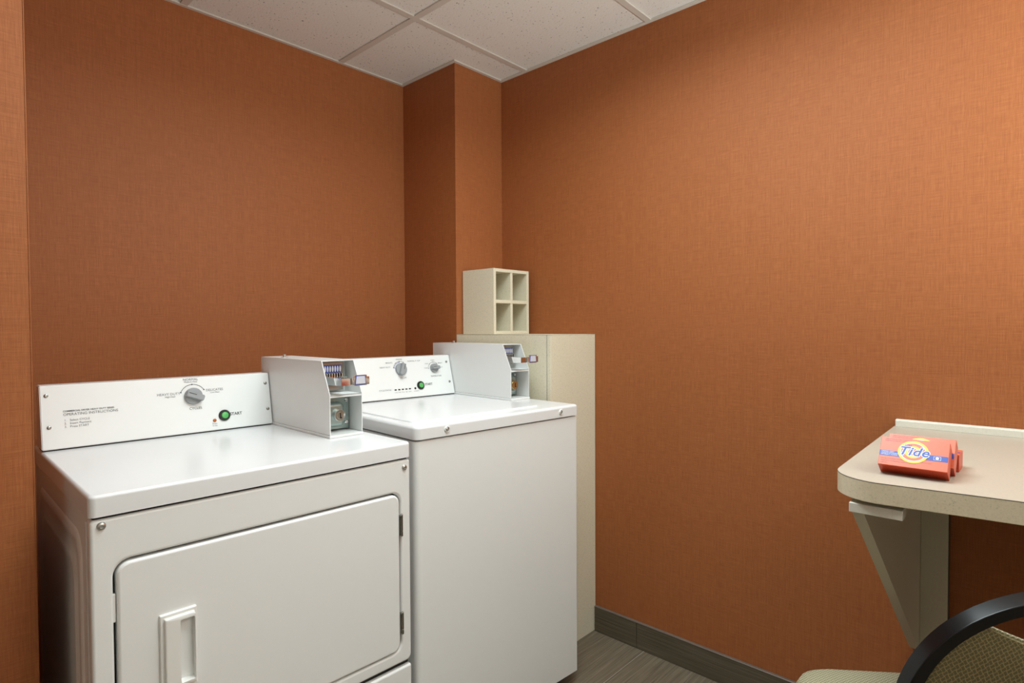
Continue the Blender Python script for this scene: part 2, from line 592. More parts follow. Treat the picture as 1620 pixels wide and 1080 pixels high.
# ------------------------------------------------------------------ coin box (part of each machine)
def coin_box(parent, x0, wd, yf, yb, zb, zs, z1, lock_mat, box_label):
    tck = 0.0022
    prof = [(yf, zb + 0.0085), (yf, zs), (yf + 0.043, z1), (yb, z1), (yb, zb + 0.0085)]
    bm = new_bm()
    prism(bm, prof, 'x', x0, x0 + tck)
    prism(bm, prof, 'x', x0 + wd - tck, x0 + wd)
    box(bm, x0 + tck, x0 + wd - tck, yf + 0.0425, yb, z1 - tck, z1)                       # lid of the box
    box(bm, x0 + tck, x0 + wd - tck, yb - tck, yb, zb + 0.009, z1 - tck)
    box(bm, x0 + tck, x0 + wd - tck, yf + 0.001, yf + 0.10, zs - 0.004, zs - 0.001)       # shelf
    box(bm, x0 + tck, x0 + wd - tck, yf + 0.001, yf + 0.0035, zs - 0.008, zs - 0.001)     # its lip
    box(bm, x0 + tck, x0 + wd - tck, yf + 0.088, yf + 0.091, zb + 0.009, z1 - tck)        # cavity back
    cb = ob('coin_box', bm, PAINT, parent, angle=20)
    cb['label'] = box_label
    bx('base_slab', x0 - 0.002, x0 + wd + 0.0015, yf - 0.003, yb, zb, zb + 0.0078, PAINT, cb, 0.002, 2)
    for gx0 in (x0 + 0.0005, x0 + wd - 0.0019):
        bx('base_gap', gx0, gx0 + 0.0014, yf + 0.002, yb - 0.002, zb + 0.0076, zb + 0.0087, DARK, cb)
    # --- lower cavity: zinc plate, boss and lock
    px0, px1 = x0 + 0.004, x0 + wd - 0.006
    yp = yf + 0.062
    bx('lock_plate', px0, px1, yp, yp + 0.002, zb + 0.012, zs - 0.010, ZINC, cb, 0.001, 1)
    zc = (zb + zs) / 2 - 0.004
    bm = new_bm()
    soft_slab(bm, px0 + 0.004, px0 + 0.064, zc - 0.033, zc + 0.036, 0.016, yp, yp - 0.024, 0.012, 'y')
    ob('lock_boss', bm, ZINC, cb)
    Ml = Matrix.Translation((px0 + 0.041, yp - 0.0235, zc + 0.001)) @ Matrix.Rotation(PI / 2, 4, 'X')
    bm = new_bm()
    lathe(bm, [(0.0160, 0.0), (0.0160, 0.012), (0.0150, 0.0132), (0.010, 0.0132), (0.0095, 0.0142), (0.0, 0.0142)], Ml, 28)
    ob('lock', bm, lock_mat, cb)
    bm = new_bm()
    box(bm, px0 + 0.0395, px0 + 0.0425, yp - 0.0381, yp - 0.0376, zc - 0.007, zc + 0.008)
    box(bm, px0 + 0.0425, px0 + 0.0455, yp - 0.0381, yp - 0.0376, zc - 0.007, zc - 0.004)
    ob('key_slot', bm, BLACK, cb)
    for zz in (zb + 0.030, zs - 0.024):
        bm = new_bm()
        lathe(bm, [(0.0062, 0), (0.0062, 0.002), (0.005, 0.0038), (0.0028, 0.0042), (0.0026, 0.002), (0.0, 0.002)],
              Matrix.Translation((px1 - 0.009, yp, zz)) @ Matrix.Rotation(PI / 2, 4, 'X'), 14)
        ob('bolt', bm, CHROME, cb)
    # --- upper cavity: slide mechanism
    ym = yf + 0.070
    hs = z1 - zs
    bx('slide_plate', x0 + 0.004, x0 + wd - 0.016, ym, ym + 0.002, zs + 0.46 * hs, zs + 0.93 * hs, STEEL, cb, 0.0008, 1)
    lz0, lz1 = zs + 0.60 * hs, zs + 0.84 * hs
    lx0, lx1 = x0 + 0.013, x0 + 0.074
    bx('slot_label', lx0, lx1, ym - 0.0016, ym, lz0, lz1, BLUE, cb, 0.0005, 1)
    n = 8
    for i in range(n):
        cx = lx0 + (lx1 - lx0) * (i + 0.5) / n
        bm = new_bm()
        pts = [(cx + 0.0025 * math.cos(2 * PI * k / 14), (lz0 + lz1) / 2 + 0.40 * (lz1 - lz0) * math.sin(2 * PI * k / 14))
               for k in range(14)]
        prism(bm, pts, 'y', ym - 0.0024, ym - 0.0014)
        ob('coin_slot', bm, WHITE_P, cb)
        bm = new_bm()
        box(bm, cx - 0.0016, cx + 0.0012, ym - 0.014, ym, zs + 0.47 * hs, lz0 - 0.001, 0.0006, 1)
        ob('coin_pin', bm, CHROME, cb)
    bx('slide_bed', x0 + 0.006, x0 + wd - 0.014, ym - 0.016, ym, zs + 0.24 * hs, zs + 0.47 * hs, ZINC, cb, 0.0015, 2)
    bx('slide_foot', x0 + 0.006, x0 + wd - 0.02, ym - 0.004, ym + 0.012, zs + 0.06 * hs, zs + 0.235 * hs, STEEL, cb, 0.001, 1)
    # bar pulled out toward the user, closed by a cross handle
    bz0, bz1 = zs + 0.26 * hs, zs + 0.52 * hs
    bm = new_bm()
    prism(bm, [(ym - 0.012, bz1), (yf - 0.040, bz1 - 0.002), (yf - 0.040, bz0 + 0.003), (ym - 0.022, bz0)], 'x', x0 + 0.013, x0 + 0.042)
    bmesh.ops.bevel(bm, geom=bm.edges[:], offset=0.0012, segments=2, affect='EDGES')
    ob('slide_bar', bm, CHROME, cb)
    yh = yf - 0.042
    bm = new_bm()
    box(bm, x0 + 0.041, x0 + 0.048, yh - 0.0045, yh + 0.004, bz0 + 0.004, bz1 - 0.001, 0.002, 2)
    box(bm, x0 + 0.046, x0 + 0.085, yh - 0.006, yh, bz0 + 0.001, bz1 + 0.006, 0.002, 2)
    box(bm, x0 + 0.083, x0 + 0.093, yh - 0.005, yh - 0.001, bz0 + 0.003, bz1 + 0.001, 0.0015, 2)
    ob('slide_handle', bm, CHROME, cb)
    bm = new_bm()
    prism(bm, [(x0 + 0.0475, bz0 + 0.004), (x0 + 0.0815, bz0 + 0.004), (x0 + 0.079, bz1 + 0.005), (x0 + 0.0505, bz1 + 0.005)],
          'y', yh - 0.0068, yh - 0.0058)
    ob('handle_label', bm, BLUE, cb)
    bm = new_bm()
    prism(bm, [(x0 + 0.0498, bz0 + 0.0062), (x0 + 0.0792, bz0 + 0.0062), (x0 + 0.0770, bz1 + 0.0032), (x0 + 0.0524, bz1 + 0.0032)],
          'y', yh - 0.0073, yh - 0.0063)
    ob('handle_label_field', bm, PALE, cb)
    # bolt standing on the lid
    bm = new_bm()
    lathe(bm, [(0.011, 0), (0.011, 0.0012), (0.0045, 0.0014), (0.0045, 0.0085), (0.0035, 0.0095), (0.0, 0.0095)],
          Matrix.Translation((x0 + 0.028, yb - 0.105, z1)), 16)
    ob('lid_bolt', bm, SCREW, cb)
    return cb


def screw(name, parent, M, r=0.0075, h=0.0042, mat=None):
    bm = new_bm()
    lathe(bm, [(r, 0), (r, h * 0.25), (r * 0.82, h * 0.75), (r * 0.5, h), (r * 0.42, h), (r * 0.38, h * 0.6), (0, h * 0.6)], M, 20)
    return ob(name, bm, mat or (SCREW if r > 0.0055 else STEEL), parent)


def console_matrix(yb, zb, yt, zt):
    v = Vector((0, yt - yb, zt - zb)).normalized()
    u = Vector((1, 0, 0))
    n = u.cross(v)
    M = Matrix((u, v, n)).transposed().to_4x4()
    M.translation = (0, yb, zb)
    return M, (Vector((0, yt - yb, zt - zb))).length


def console_panel(parent, x0, x1, yb, zb, yt, zt, depth):
    """sloping control panel, its sheet bent back at the top"""
    bm = new_bm()
    prism(bm, [(yb, zb), (yt, zt), (yt + 0.004, zt + 0.0008), (yt + depth, zt + 0.0008), (yt + depth, zb)], 'x', x0, x1)
    es = [e for e in bm.edges]
    bmesh.ops.bevel(bm, geom=es, offset=0.0018, segments=2, affect='EDGES')
    c = ob('console', bm, PAINT, parent)
    bx('console_gap', x0 + 0.003, x1 - 0.003, yb + 0.004, yt + depth - 0.004, zb - 0.004, zb + 0.001, DARK, parent)
    return c


def dial(parent, M, r, ang, lab):
    """grey rotary knob: skirt plus raised grip bar (M: panel plane at knob centre)"""
    bm = new_bm()
    lathe(bm, [(r, 0), (r, 0.006), (r * 0.96, 0.0085), (r * 0.6, 0.0095), (0, 0.0095)], M, 32)
    k = ob('knob', bm, KNOB, parent)
    k['label'] = lab
    Mr = M @ Matrix.Rotation(R(ang), 4, 'Z')
    bm = new_bm()
    prism(bm, [(-r * 0.90, -r * 0.36), (r * 1.02, -r * 0.36), (r * 1.08, -r * 0.1), (r * 1.02, r * 0.36), (-r * 0.90, r * 0.36)],
          'z', 0.004, 0.021)
    bmesh.ops.bevel(bm, geom=bm.edges[:], offset=0.0016, segments=2, affect='EDGES')
    xf(bm, Mr)
    ob('knob_grip', bm, KNOB, k)
    bm = new_bm()
    box(bm, -r * 0.75, r * 0.1, r * 0.10, r * 0.18, 0.0208, 0.0214)
    xf(bm, Mr)
    ob('pointer_mark', bm, KNOB_D, k)
    return k


def arc_mark(parent, M, r, a0, a1, dots, mat=None, wd=0.0007):
    bm = new_bm()
    n = 30
    A, B = [], []
    for i in range(n + 1):
        a = R(a0 + (a1 - a0) * i / n)
        A.append(bm.verts.new((math.cos(a) * (r - wd), math.sin(a) * (r - wd), 0.0004)))
        B.append(bm.verts.new((math.cos(a) * (r + wd), math.sin(a) * (r + wd), 0.0004)))
    for i in range(n):
        bm.faces.new((A[i], B[i], B[i + 1], A[i + 1]))
    for d in dots:
        a = R(d)
        c = Vector((math.cos(a) * r, math.sin(a) * r, 0.0005))
        bm.faces.new([bm.verts.new(c + Vector((0.0019 * math.cos(2 * PI * k / 10), 0.0019 * math.sin(2 * PI * k / 10), 0)))
                      for k in range(10)])
    xf(bm, M)
    return ob('dial_scale', bm, mat or INK_D, parent, wn=False)


def push_button(parent, M, lab):
    bm = new_bm()
    lathe(bm, [(0.0160, 0), (0.0160, 0.003), (0.0145, 0.0048), (0.0110, 0.0048), (0.0100, 0.003), (0.0, 0.003)], M, 32)
    b = ob('button_ring', bm, BLACK, parent)
    bm = new_bm()
    lathe(bm, [(0.0096, 0.002), (0.0096, 0.0068), (0.0085, 0.0082), (0.005, 0.0088), (0, 0.009)], M, 28)
    g = ob('start_button', bm, GREEN, parent)
    g['label'] = lab
    return b


TM = lambda M, u, v, w=0.0006: M @ Matrix.Translation((u, v, w))

# ------------------------------------------------------------------ dryer
DW = 0.686
dr = thing('tumble_dryer', 'white coin-operated dryer with front door, nearer left machine in the alcove', 'dryer',
           (0.2385, 1.2425, 0), -0.0211)
ZT, ZG, ZB = 0.938, 0.893, 0.368
# cabinet with pressed ribs on its sides
bm = new_bm()
box(bm, 0.003, DW - 0.003, 0.022, 0.66, 0.02, 0.899, 0.004, 2)
ob('cabinet', bm, PAINT, dr)
bm = new_bm()
def side_press(ins, dep):
    r = 0.05
    return (rrect(0.085 + ins, 0.60 - ins, 0.08 + ins, 0.85 - ins, (r, r, r, r), 6), 0.003 - dep)
loft(bm, [side_press(0, 0.0), side_press(0.006, 0.0035), side_press(0.022, 0.0035), side_press(0.028, 0.0005),
          side_press(0.05, 0.0005), side_press(0.056, 0.004), side_press(0.07, 0.004), side_press(0.08, 0.001)], 'x', False, True)
ob('side_pressing', bm, PAINT, dr)
bm = new_bm()
box(bm, -0.0005, 0.003, 0.030, 0.037, 0.03, 0.885, 0.0012, 2)
ob('side_rib', bm, PAINT, dr)
# top
bm = new_bm()
soft_slab(bm, -0.0015, DW + 0.001, -0.003, 0.662, (0.012, 0.012, 0.006, 0.006), 0.8985, ZT, 0.007, 'z', back_round=False)
ob('top_panel', bm, ENAMEL, dr)
bx('top_gap', 0.006, DW - 0.006, 0.008, 0.60, 0.885, 0.9, DARK, dr)
# front panel with the door opening: rings from outer rim to the opening
DX0, DX1, DZ0, DZ1, DRD = 0.0385, 0.651, 0.403, 0.8075, 0.022
FX0, FX1, FZ0, FZ1 = 0.0, DW, ZB, ZG
def ring(x0, x1, z0, z1, r, y):
    return (rrect(x0, x1, z0, z1, r, 6), y)
rings = [ring(FX0, FX1, FZ0, FZ1, (0.004, 0.016, 0.008, 0.008), 0.022)]
for i in range(5):
    a = PI / 2 * i / 4
    ins = 0.006 * (1 - math.cos(a))
    rings.append(ring(FX0 + ins, FX1 - ins, FZ0 + ins, FZ1 - ins, tuple(max(c - ins, 0.001) for c in (0.0045, 0.016, 0.008, 0.008)),
                      0.006 - 0.006 * math.sin(a)))
g = 0.0075
for i in range(5):
    a = PI / 2 * i / 4
    ins = 0.006 * math.sin(a)
    rings.append(ring(DX0 - g - 0.002 + ins * 0.8, DX1 + g + 0.002 - ins * 0.8, DZ0 - g - 0.003 + ins, DZ1 + g + 0.003 - ins, DRD + g,
                      0.006 * (1 - math.cos(a))))
rings.append(ring(DX0 - g + 0.004, DX1 + g - 0.004, DZ0 - g + 0.004, DZ1 + g - 0.004, DRD + g - 0.004, 0.018))
bm = new_bm()
loft(bm, rings, 'y', False, False)
ob('front_panel', bm, PAINT, dr)
bx('door_well', DX0 - 0.006, DX1 + 0.006, 0.0165, 0.021, DZ0 - 0.006, DZ1 + 0.006, DARK, dr)
# door
bm = new_bm()
soft_slab(bm, DX0, DX1, DZ0, DZ1, DRD, 0.016, -0.0025, 0.006, 'y')
door = ob('door', bm, PAINT, dr)
bx('latch_tab', DX0 - 0.0065, DX0 - 0.001, 0.0035, 0.010, 0.700, 0.752, PLASTIC_W, door, 0.001, 1)
# recessed door pull
HX0, HX1, HZ0, HZ1 = 0.104, 0.1695, 0.535, 0.690
bm = new_bm()
yd = -0.0025
rr = lambda a, b, c, d, r, y: (rrect(a, b, c, d, r, 3), y)
PX0, PX1, PZ0, PZ1 = 0.1375, 0.1635, 0.551, 0.674
loft(bm, [rr(HX0, HX1, HZ0, HZ1, 0.002, yd + 0.001), rr(HX0 + 0.0005, HX1 - 0.0005, HZ0 + 0.0005, HZ1 - 0.0005, 0.002, yd - 0.004),
          rr(HX0 + 0.002, HX1 - 0.002, HZ0 + 0.002, HZ1 - 0.002, 0.002, yd - 0.0055),
          rr(HX0 + 0.007, HX1 - 0.005, HZ0 + 0.007, HZ1 - 0.007, 0.002, yd - 0.0055),
          rr(HX0 + 0.0085, HX1 - 0.0055, HZ0 + 0.009, HZ1 - 0.009, 0.002, yd - 0.012),
          rr(HX0 + 0.011, PX1 + 0.0015, HZ0 + 0.011, HZ1 - 0.011, 0.002, yd - 0.0132),
          rr(PX0, PX1, PZ0, PZ1, 0.003, yd - 0.0132),
          rr(PX0 + 0.001, PX1 - 0.0005, PZ0 + 0.003, PZ1 - 0.003, 0.003, yd + 0.002),
          rr(PX0 + 0.004, PX1 - 0.0015, PZ0 + 0.014, PZ1 - 0.010, 0.003, yd + 0.009)], 'y', False, True)
h = ob('door_pull', bm, PLASTIC_W, door)
# hinges
for zc in (0.727, 0.474):
    bm = new_bm()
    lathe(bm, [(0.0035, -0.028), (0.0035, -0.016), (0.0028, -0.0155), (0.0028, -0.0145), (0.0035, -0.014), (0.0035, 0.027), (0.002, 0.029), (0, 0.029)],
          Matrix.Translation((DX1 + 0.0045, -0.004, zc)), 14)
    box(bm, DX1 - 0.0015, DX1 + 0.0045, -0.0035, 0.008, zc - 0.026, zc + 0.024)
    box(bm, DX1 + 0.0045, DX1 + 0.0085, -0.0032, 0.001, zc - 0.015, zc + 0.026)
    ob('hinge', bm, STEEL, dr)
for (sx, sz) in ((0.0175, 0.8815), (0.668, 0.873)):
    screw('screw', dr, Matrix.Translation((sx, 0.0, sz)) @ Matrix.Rotation(PI / 2, 4, 'X'))
# toe panel
bm = new_bm()
soft_slab(bm, 0.001, DW, 0.04, ZB - 0.012, 0.006, 0.03, -0.001, 0.006, 'y')
ob('toe_panel', bm, PAINT, dr)
bx('toe_gap', 0.004, DW - 0.004, 0.012, 0.03, ZB - 0.018, ZB + 0.006, DARK, dr)
for fx in (0.06, DW - 0.06):
    for fy in (0.07, 0.6):
        bm = new_bm()
        lathe(bm, [(0.02, 0.0), (0.02, 0.006), (0.008, 0.008), (0.008, 0.022)], Matrix.Translation((fx, fy, 0)), 14)
        ob('foot', bm, BLACK, dr)
# console
yb_, zb_, yt_, zt_ = 0.532, 0.9415, 0.560, 1.095
con = console_panel(dr, 0.001, 0.5585, yb_, zb_, yt_, zt_, 0.045)
CM, CL = console_matrix(yb_, zb_, yt_, zt_)
P = lambda u, z, w=0.0006: TM(CM, u, (z - zb_) / (zt_ - zb_) * CL, w)
for (sx, sz) in ((0.0135, 1.071), (0.0165, 0.9945), (0.5465, 1.065), (0.5475, 0.9875)):
    screw('screw', con, P(sx, sz, 0), 0.0048, 0.0025)
KC = P(0.341, 1.0425, 0)
dial(con, KC, 0.0235, -22, 'grey cycle knob')
arc_mark(con, KC, 0.0335, 30, 158, (30, 92, 158))
text('printed_text', 'NORMAL', 0.0095, INK, con, P(0.337, 1.0895))
text('printed_text', 'Medium Heat', 0.0062, INK, con, P(0.337, 1.083))
text('printed_text', 'HEAVY DUTY', 0.0095, INK, con, P(0.2795, 1.0525))
text('printed_text', 'High Heat', 0.0062, INK, con, P(0.283, 1.0455))
text('printed_text', 'DELICATES', 0.0095, INK, con, P(0.3985, 1.0565))
text('printed_text', 'Low Heat', 0.0062, INK, con, P(0.399, 1.0495))
text('printed_text', 'CYCLES', 0.0095, INK_D, con, P(0.345, 1.0085))
push_button(con, P(0.420, 0.981, 0), 'green start button')
text('printed_text', 'START', 0.0118, INK_D, con, P(0.4525, 0.9825), offset=0.0002)
bm = new_bm()
lathe(bm, [(0.0048, 0), (0.0048, 0.0015), (0.0038, 0.0032), (0.0, 0.0042)], P(0.3925, 0.9695, 0), 18)
lamp = ob('indicator_lamp', bm, AMBER, con)
lamp['label'] = 'small amber indicator lamp'
text('printed_text', 'Dryer', 0.0055, INK, con, P(0.3925, 0.9605))
text('printed_text', 'in use', 0.0055, INK, con, P(0.3925, 0.955))
text('printed_text', 'COMMERCIAL DRYER HEAVY DUTY SERIES', 0.0056, INK_D, con, P(0.045, 1.0305), 'LEFT', 0.0001)
text('printed_text', 'OPERATING INSTRUCTIONS', 0.0090, INK, con, P(0.045, 1.0225), 'LEFT')
for k, s_ in enumerate(('1.   Select CYCLE', '2.   Insert Payment', '3.   Press START')):
    text('printed_text', s_, 0.0072, INK, con, P(0.0465, 1.0085 - 0.0078 * k), 'LEFT')
coin_box(dr, 0.561, 0.0985, 0.184, 0.617, 0.938, 1.054, 1.144, CHROME, 'white sloped coin box with slide and chrome lock')

# ------------------------------------------------------------------ washer
WW = 0.66
wa = thing('washing_machine', 'white coin-operated top-load washer with plain front, between dryer and beige ledge', 'washer',
           (0.957, 1.2474, 0), -0.0651)
WT = 0.969
bm = new_bm()
box(bm, 0.002, WW - 0.002, 0.021, 0.66, 0.06, 0.928, 0.006, 2)
ob('cabinet', bm, PAINT, wa)
bm = new_bm()
pts = []
for i in range(7):
    a = R(180 + 90 * i / 6)
    pts.append((0.016 + 0.016 * math.cos(a), 0.016 + 0.016 * math.sin(a)))
for i in range(7):
    a = R(270 + 90 * i / 6)
    pts.append((WW - 0.006 + 0.006 * math.cos(a), 0.006 + 0.006 * math.sin(a)))
pts += [(WW, 0.0195), (0.0, 0.0195)]
cx = WW / 2
def inset(ins):
    return [(p[0] + (ins if p[0] < cx else -ins), p[1] + (ins if p[1] < 0.018 else 0)) for p in pts]
loft(bm, [(pts, 0.046), (pts, 0.9235), (inset(0.0012), 0.9268), (inset(0.004), 0.9285)], 'z')
ob('front_panel', bm, PAINT, wa)
bx('top_gap', 0.012, WW - 0.012, 0.012, 0.62, 0.92, 0.9345, DARK, wa)
bm = new_bm()
soft_slab(bm, -0.001, WW + 0.0005, -0.004, 0.655, (0.018, 0.010, 0.006, 0.006), 0.9325, WT, 0.009, 'z', seg=5)
ob('top_panel', bm, ENAMEL, wa)
bm = new_bm()
soft_slab(bm, 0.03, 0.535, 0.055, 0.49, 0.02, WT - 0.002, WT + 0.004, 0.0038, 'z')
lid = ob('lid', bm, ENAMEL, wa)
bm = new_bm()
soft_slab(bm, 0.262, 0.372, 0.047, 0.0545, 0.003, WT - 0.001, WT + 0.0014, 0.001, 'z')
ob('lid_lip', bm, ENAMEL, lid)
bx('toe_recess', 0.02, WW - 0.012, 0.035, 0.62, 0.012, 0.062, BLACK, wa)
for fx in (0.06, WW - 0.05):
    for fy in (0.07, 0.58):
        bm = new_bm()
        lathe(bm, [(0.022, 0.0), (0.022, 0.006), (0.008, 0.008), (0.008, 0.02)], Matrix.Translation((fx, fy, 0)), 14)
        ob('foot', bm, BLACK, wa)
for (sx, sz) in ((0.102, 0.9515), (0.572, 0.9505)):
    bm = new_bm()
    M = Matrix.Translation((sx, -0.004, sz)) @ Matrix.Rotation(PI / 2, 4, 'X')
    lathe(bm, [(0.0095, 0), (0.0095, 0.001), (0.0075, 0.0035), (0.0066, 0.0035), (0.006, 0.001), (0, 0.001)], M, 20)
    cup = ob('screw_cup', bm, PLASTIC_W, wa)
    screw('screw', cup, M, 0.0062, 0.0042)
wyb, wzb, wyt, wzt = 0.548, 0.9725, 0.588, 1.123
wc = console_panel(wa, 0.001, 0.557, wyb, wzb, wyt, wzt, 0.045)
WM, WL = console_matrix(wyb, wzb, wyt, wzt)
Q = lambda u, z, w_=0.0006: TM(WM, u, (z - wzb) / (wzt - wzb) * WL, w_)
for (sx, sz) in ((0.0135, 1.10), (0.0165, 1.025), (0.5385, 1.097), (0.539, 1.0195)):
    screw('screw', wc, Q(sx, sz, 0), 0.0048, 0.0025)
K1 = Q(0.323, 1.0775, 0)
dial(wc, K1, 0.0235, -112, 'grey cycle knob')
arc_mark(wc, K1, 0.031, 60, 165, (60, 93, 128, 165), INK)
arc_mark(wc, K1, 0.0275, 96, 165, (96, 165), BLUE)
K2 = Q(0.4735, 1.075, 0)
dial(wc, K2, 0.0175, 0, 'smaller grey temperature knob')
arc_mark(wc, K2, 0.0245, 0, 180, (0, 48, 90, 135, 180), INK)
for (s_, sz, u, z) in (('WHITES', .0075, .321, 1.1145), ('BRIGHTS', .0075, .2765, 1.1035), ('HEAVY DUTY', .0075, .2575, 1.0875),
                       ('NORMAL, P. CUP', .0075, .386, 1.1065), ('CYCLES', .0075, .329, 1.0465), ('WARM', .006, .4725, 1.1055),
                       ('COOL', .006, .4425, 1.0935), ('BRIGHT', .006, .5075, 1.0935), ('COLD', .006, .4375, 1.077), ('HOT', .006, .510, 1.077),
                       ('TEMPERATURE', .0078, .4785, 1.0445), ('CYCLE STATUS', .0075, .2445, 1.0055),
                       ('In Use', .005, .289, .995), ('Wash', .005, .304, .995), ('Rinse', .005, .319, .995), ('Spin', .005, .334, .995),
                       ('Done', .005, .349, .995), ('Lid Locked', .005, .377, .995)):
    text('printed_text', s_, sz, INK, wc, Q(u, z))
text('printed_text', 'START', 0.0118, INK_D, wc, Q(0.4375, 1.0155), offset=0.0002)
for k in range(5):
    bm = new_bm()
    box(bm, -0.0045, 0.0045, -0.0022, 0.0022, 0, 0.0012, 0.0004, 1)
    xf(bm, Q(0.288 + 0.0155 * k, 1.0045, 0))
    ob('status_light', bm, BLACK, wc)
bm = new_bm()
lathe(bm, [(0.004, 0), (0.004, 0.0015), (0.003, 0.0026), (0, 0.003)], Q(0.374, 1.0045, 0), 16)
ob('indicator_lamp', bm, BLACK, wc)
push_button(wc, Q(0.4, 1.0135, 0), 'green start button')
coin_box(wa, 0.560, 0.0925, 0.225, 0.700, WT, 1.080, 1.171, BRASS, 'white sloped coin box with slide and brass-faced lock')

# ------------------------------------------------------------------ pigeonhole box on the ledge
cw_, cd_, chh = 0.217, 0.188, 0.272
cu = thing('pigeonhole_box', 'small beige pigeonhole box of four compartments on the corner ledge', 'shelf box', (1.7045, 1.692, CHZ))
tk = 0.0135
bx('side_panel', 0, tk, 0, cd_, 0.0004, chh, LAM, cu, 0.0007, 1)
bx('side_panel', cw_ - tk, cw_, 0, cd_, 0.0004, chh, LAM, cu, 0.0007, 1)
bx('top_board', tk + 0.0003, cw_ - tk - 0.0003, 0.0003, cd_, chh - tk, chh - 0.0003, LAM, cu, 0.0007, 1)
bx('bottom_board', tk + 0.0003, cw_ - tk - 0.0003, 0.0003, cd_, 0.0006, tk, LAM, cu, 0.0007, 1)
bx('back_board', tk + 0.0003, cw_ - tk - 0.0003, cd_ - 0.008, cd_ - 0.0005, tk + 0.0003, chh - tk - 0.0003, LAM, cu)
bx('shelf', tk + 0.0003, cw_ - tk - 0.0003, 0.0006, cd_ - 0.0085, chh / 2 - tk / 2, chh / 2 + tk / 2, LAM, cu, 0.0007, 1)
for z0, z1 in ((tk + 0.0003, chh / 2 - tk / 2 - 0.0003), (chh / 2 + tk / 2 + 0.0003, chh - tk - 0.0003)):
    bx('divider', cw_ / 2 - tk / 2, cw_ / 2 + tk / 2, 0.0012, cd_ - 0.0085, z0, z1, LAM, cu, 0.0007, 1)

# ------------------------------------------------------------------ wall counter with its bracket
CZ = 0.948
ct = thing('wall_counter', 'beige laminate folding counter with a rounded corner fixed to the right wall', 'counter', (XB, 0.0, 0))
def outline(ins=0.0):
    c = []
    y_l, x_f = 0.3185 - ins, 1.215 + ins
    rad = 0.085
    c.append((1.953, 0.337 - ins))
    c.append((x_f + rad + 0.01, y_l + 0.0005))
    cc = (x_f + rad, y_l - rad)
    for i in range(1, 14):
        a = R(90 + 86 * i / 13)
        c.append((cc[0] + rad * math.cos(a), cc[1] + rad * math.sin(a)))
    c.append((1.232 + ins, 0.10))
    c.append((1.243 + ins, 0.0))
    c.append((1.252 + ins, -0.15))
    c.append((1.256 + ins, -0.95))
    c.append((1.953, -0.95))
    return [(p[0] - XB, p[1]) for p in c]
bm = new_bm()
loft(bm, [(outline(0.001), 0.9092), (outline(0.0), 0.9102), (outline(0.0), CZ - 0.0018)], 'z')
ob('edge_band', bm, LAM_EDGE, ct)
bm = new_bm()
loft(bm, [(outline(0.0), CZ - 0.0018), (outline(-0.0002), CZ - 0.0012), (outline(0.0), CZ - 0.0006)], 'z')
ob('laminate_seam', bm, PHENOL_AND_SHADOW, ct)
bm = new_bm()
loft(bm, [(outline(0.0002), CZ - 0.0006), (outline(0.0004), CZ)], 'z')
ob('counter_top', bm, LAM_TOP, ct)
bm = new_bm()
soft_slab(bm, 1.935 - XB, -0.0015, CZ, CZ + 0.0205, (0.001, 0.001, 0.003, 0.005), -0.95, 0.333, 0.002, 'y')
ob('upstand', bm, LAM_UP, ct)
# bracket
bx('wall_plate', 1.936 - XB, -0.0015, 0.2095, 0.2712, 0.14, 0.9088, GRAYLAM, ct, 0.001, 1)
bx('plate_shadow', 1.938 - XB, -0.001, 0.2075, 0.2094, 0.14, 0.9088, PHENOL_AND_SHADOW, ct)  # dark strip standing in for the shadow in the plate's side gap
bm = new_bm()
prism(bm, [(1.295 - XB, 0.9088), (1.280 - XB, 0.874), (1.930 - XB, 0.336), (1.9535 - XB, 0.336), (1.9535 - XB, 0.9088)], 'y', 0.2715, 0.2925)
ob('gusset', bm, GRAYLAM, ct)
bx('cleat', 1.2265 - XB, 1.262 - XB, 0.1985, 0.2835, 0.8835, 0.9012, LAM_UP, ct, 0.0008, 1)
bx('cleat_block', 1.2455 - XB, 1.36 - XB, 0.2015, 0.2712, 0.9014, 0.9089, GRAYLAM, ct)
bx('cleat_block', 1.2622 - XB, 1.36 - XB, 0.2015, 0.2712, 0.8835, 0.9012, GRAYLAM, ct)

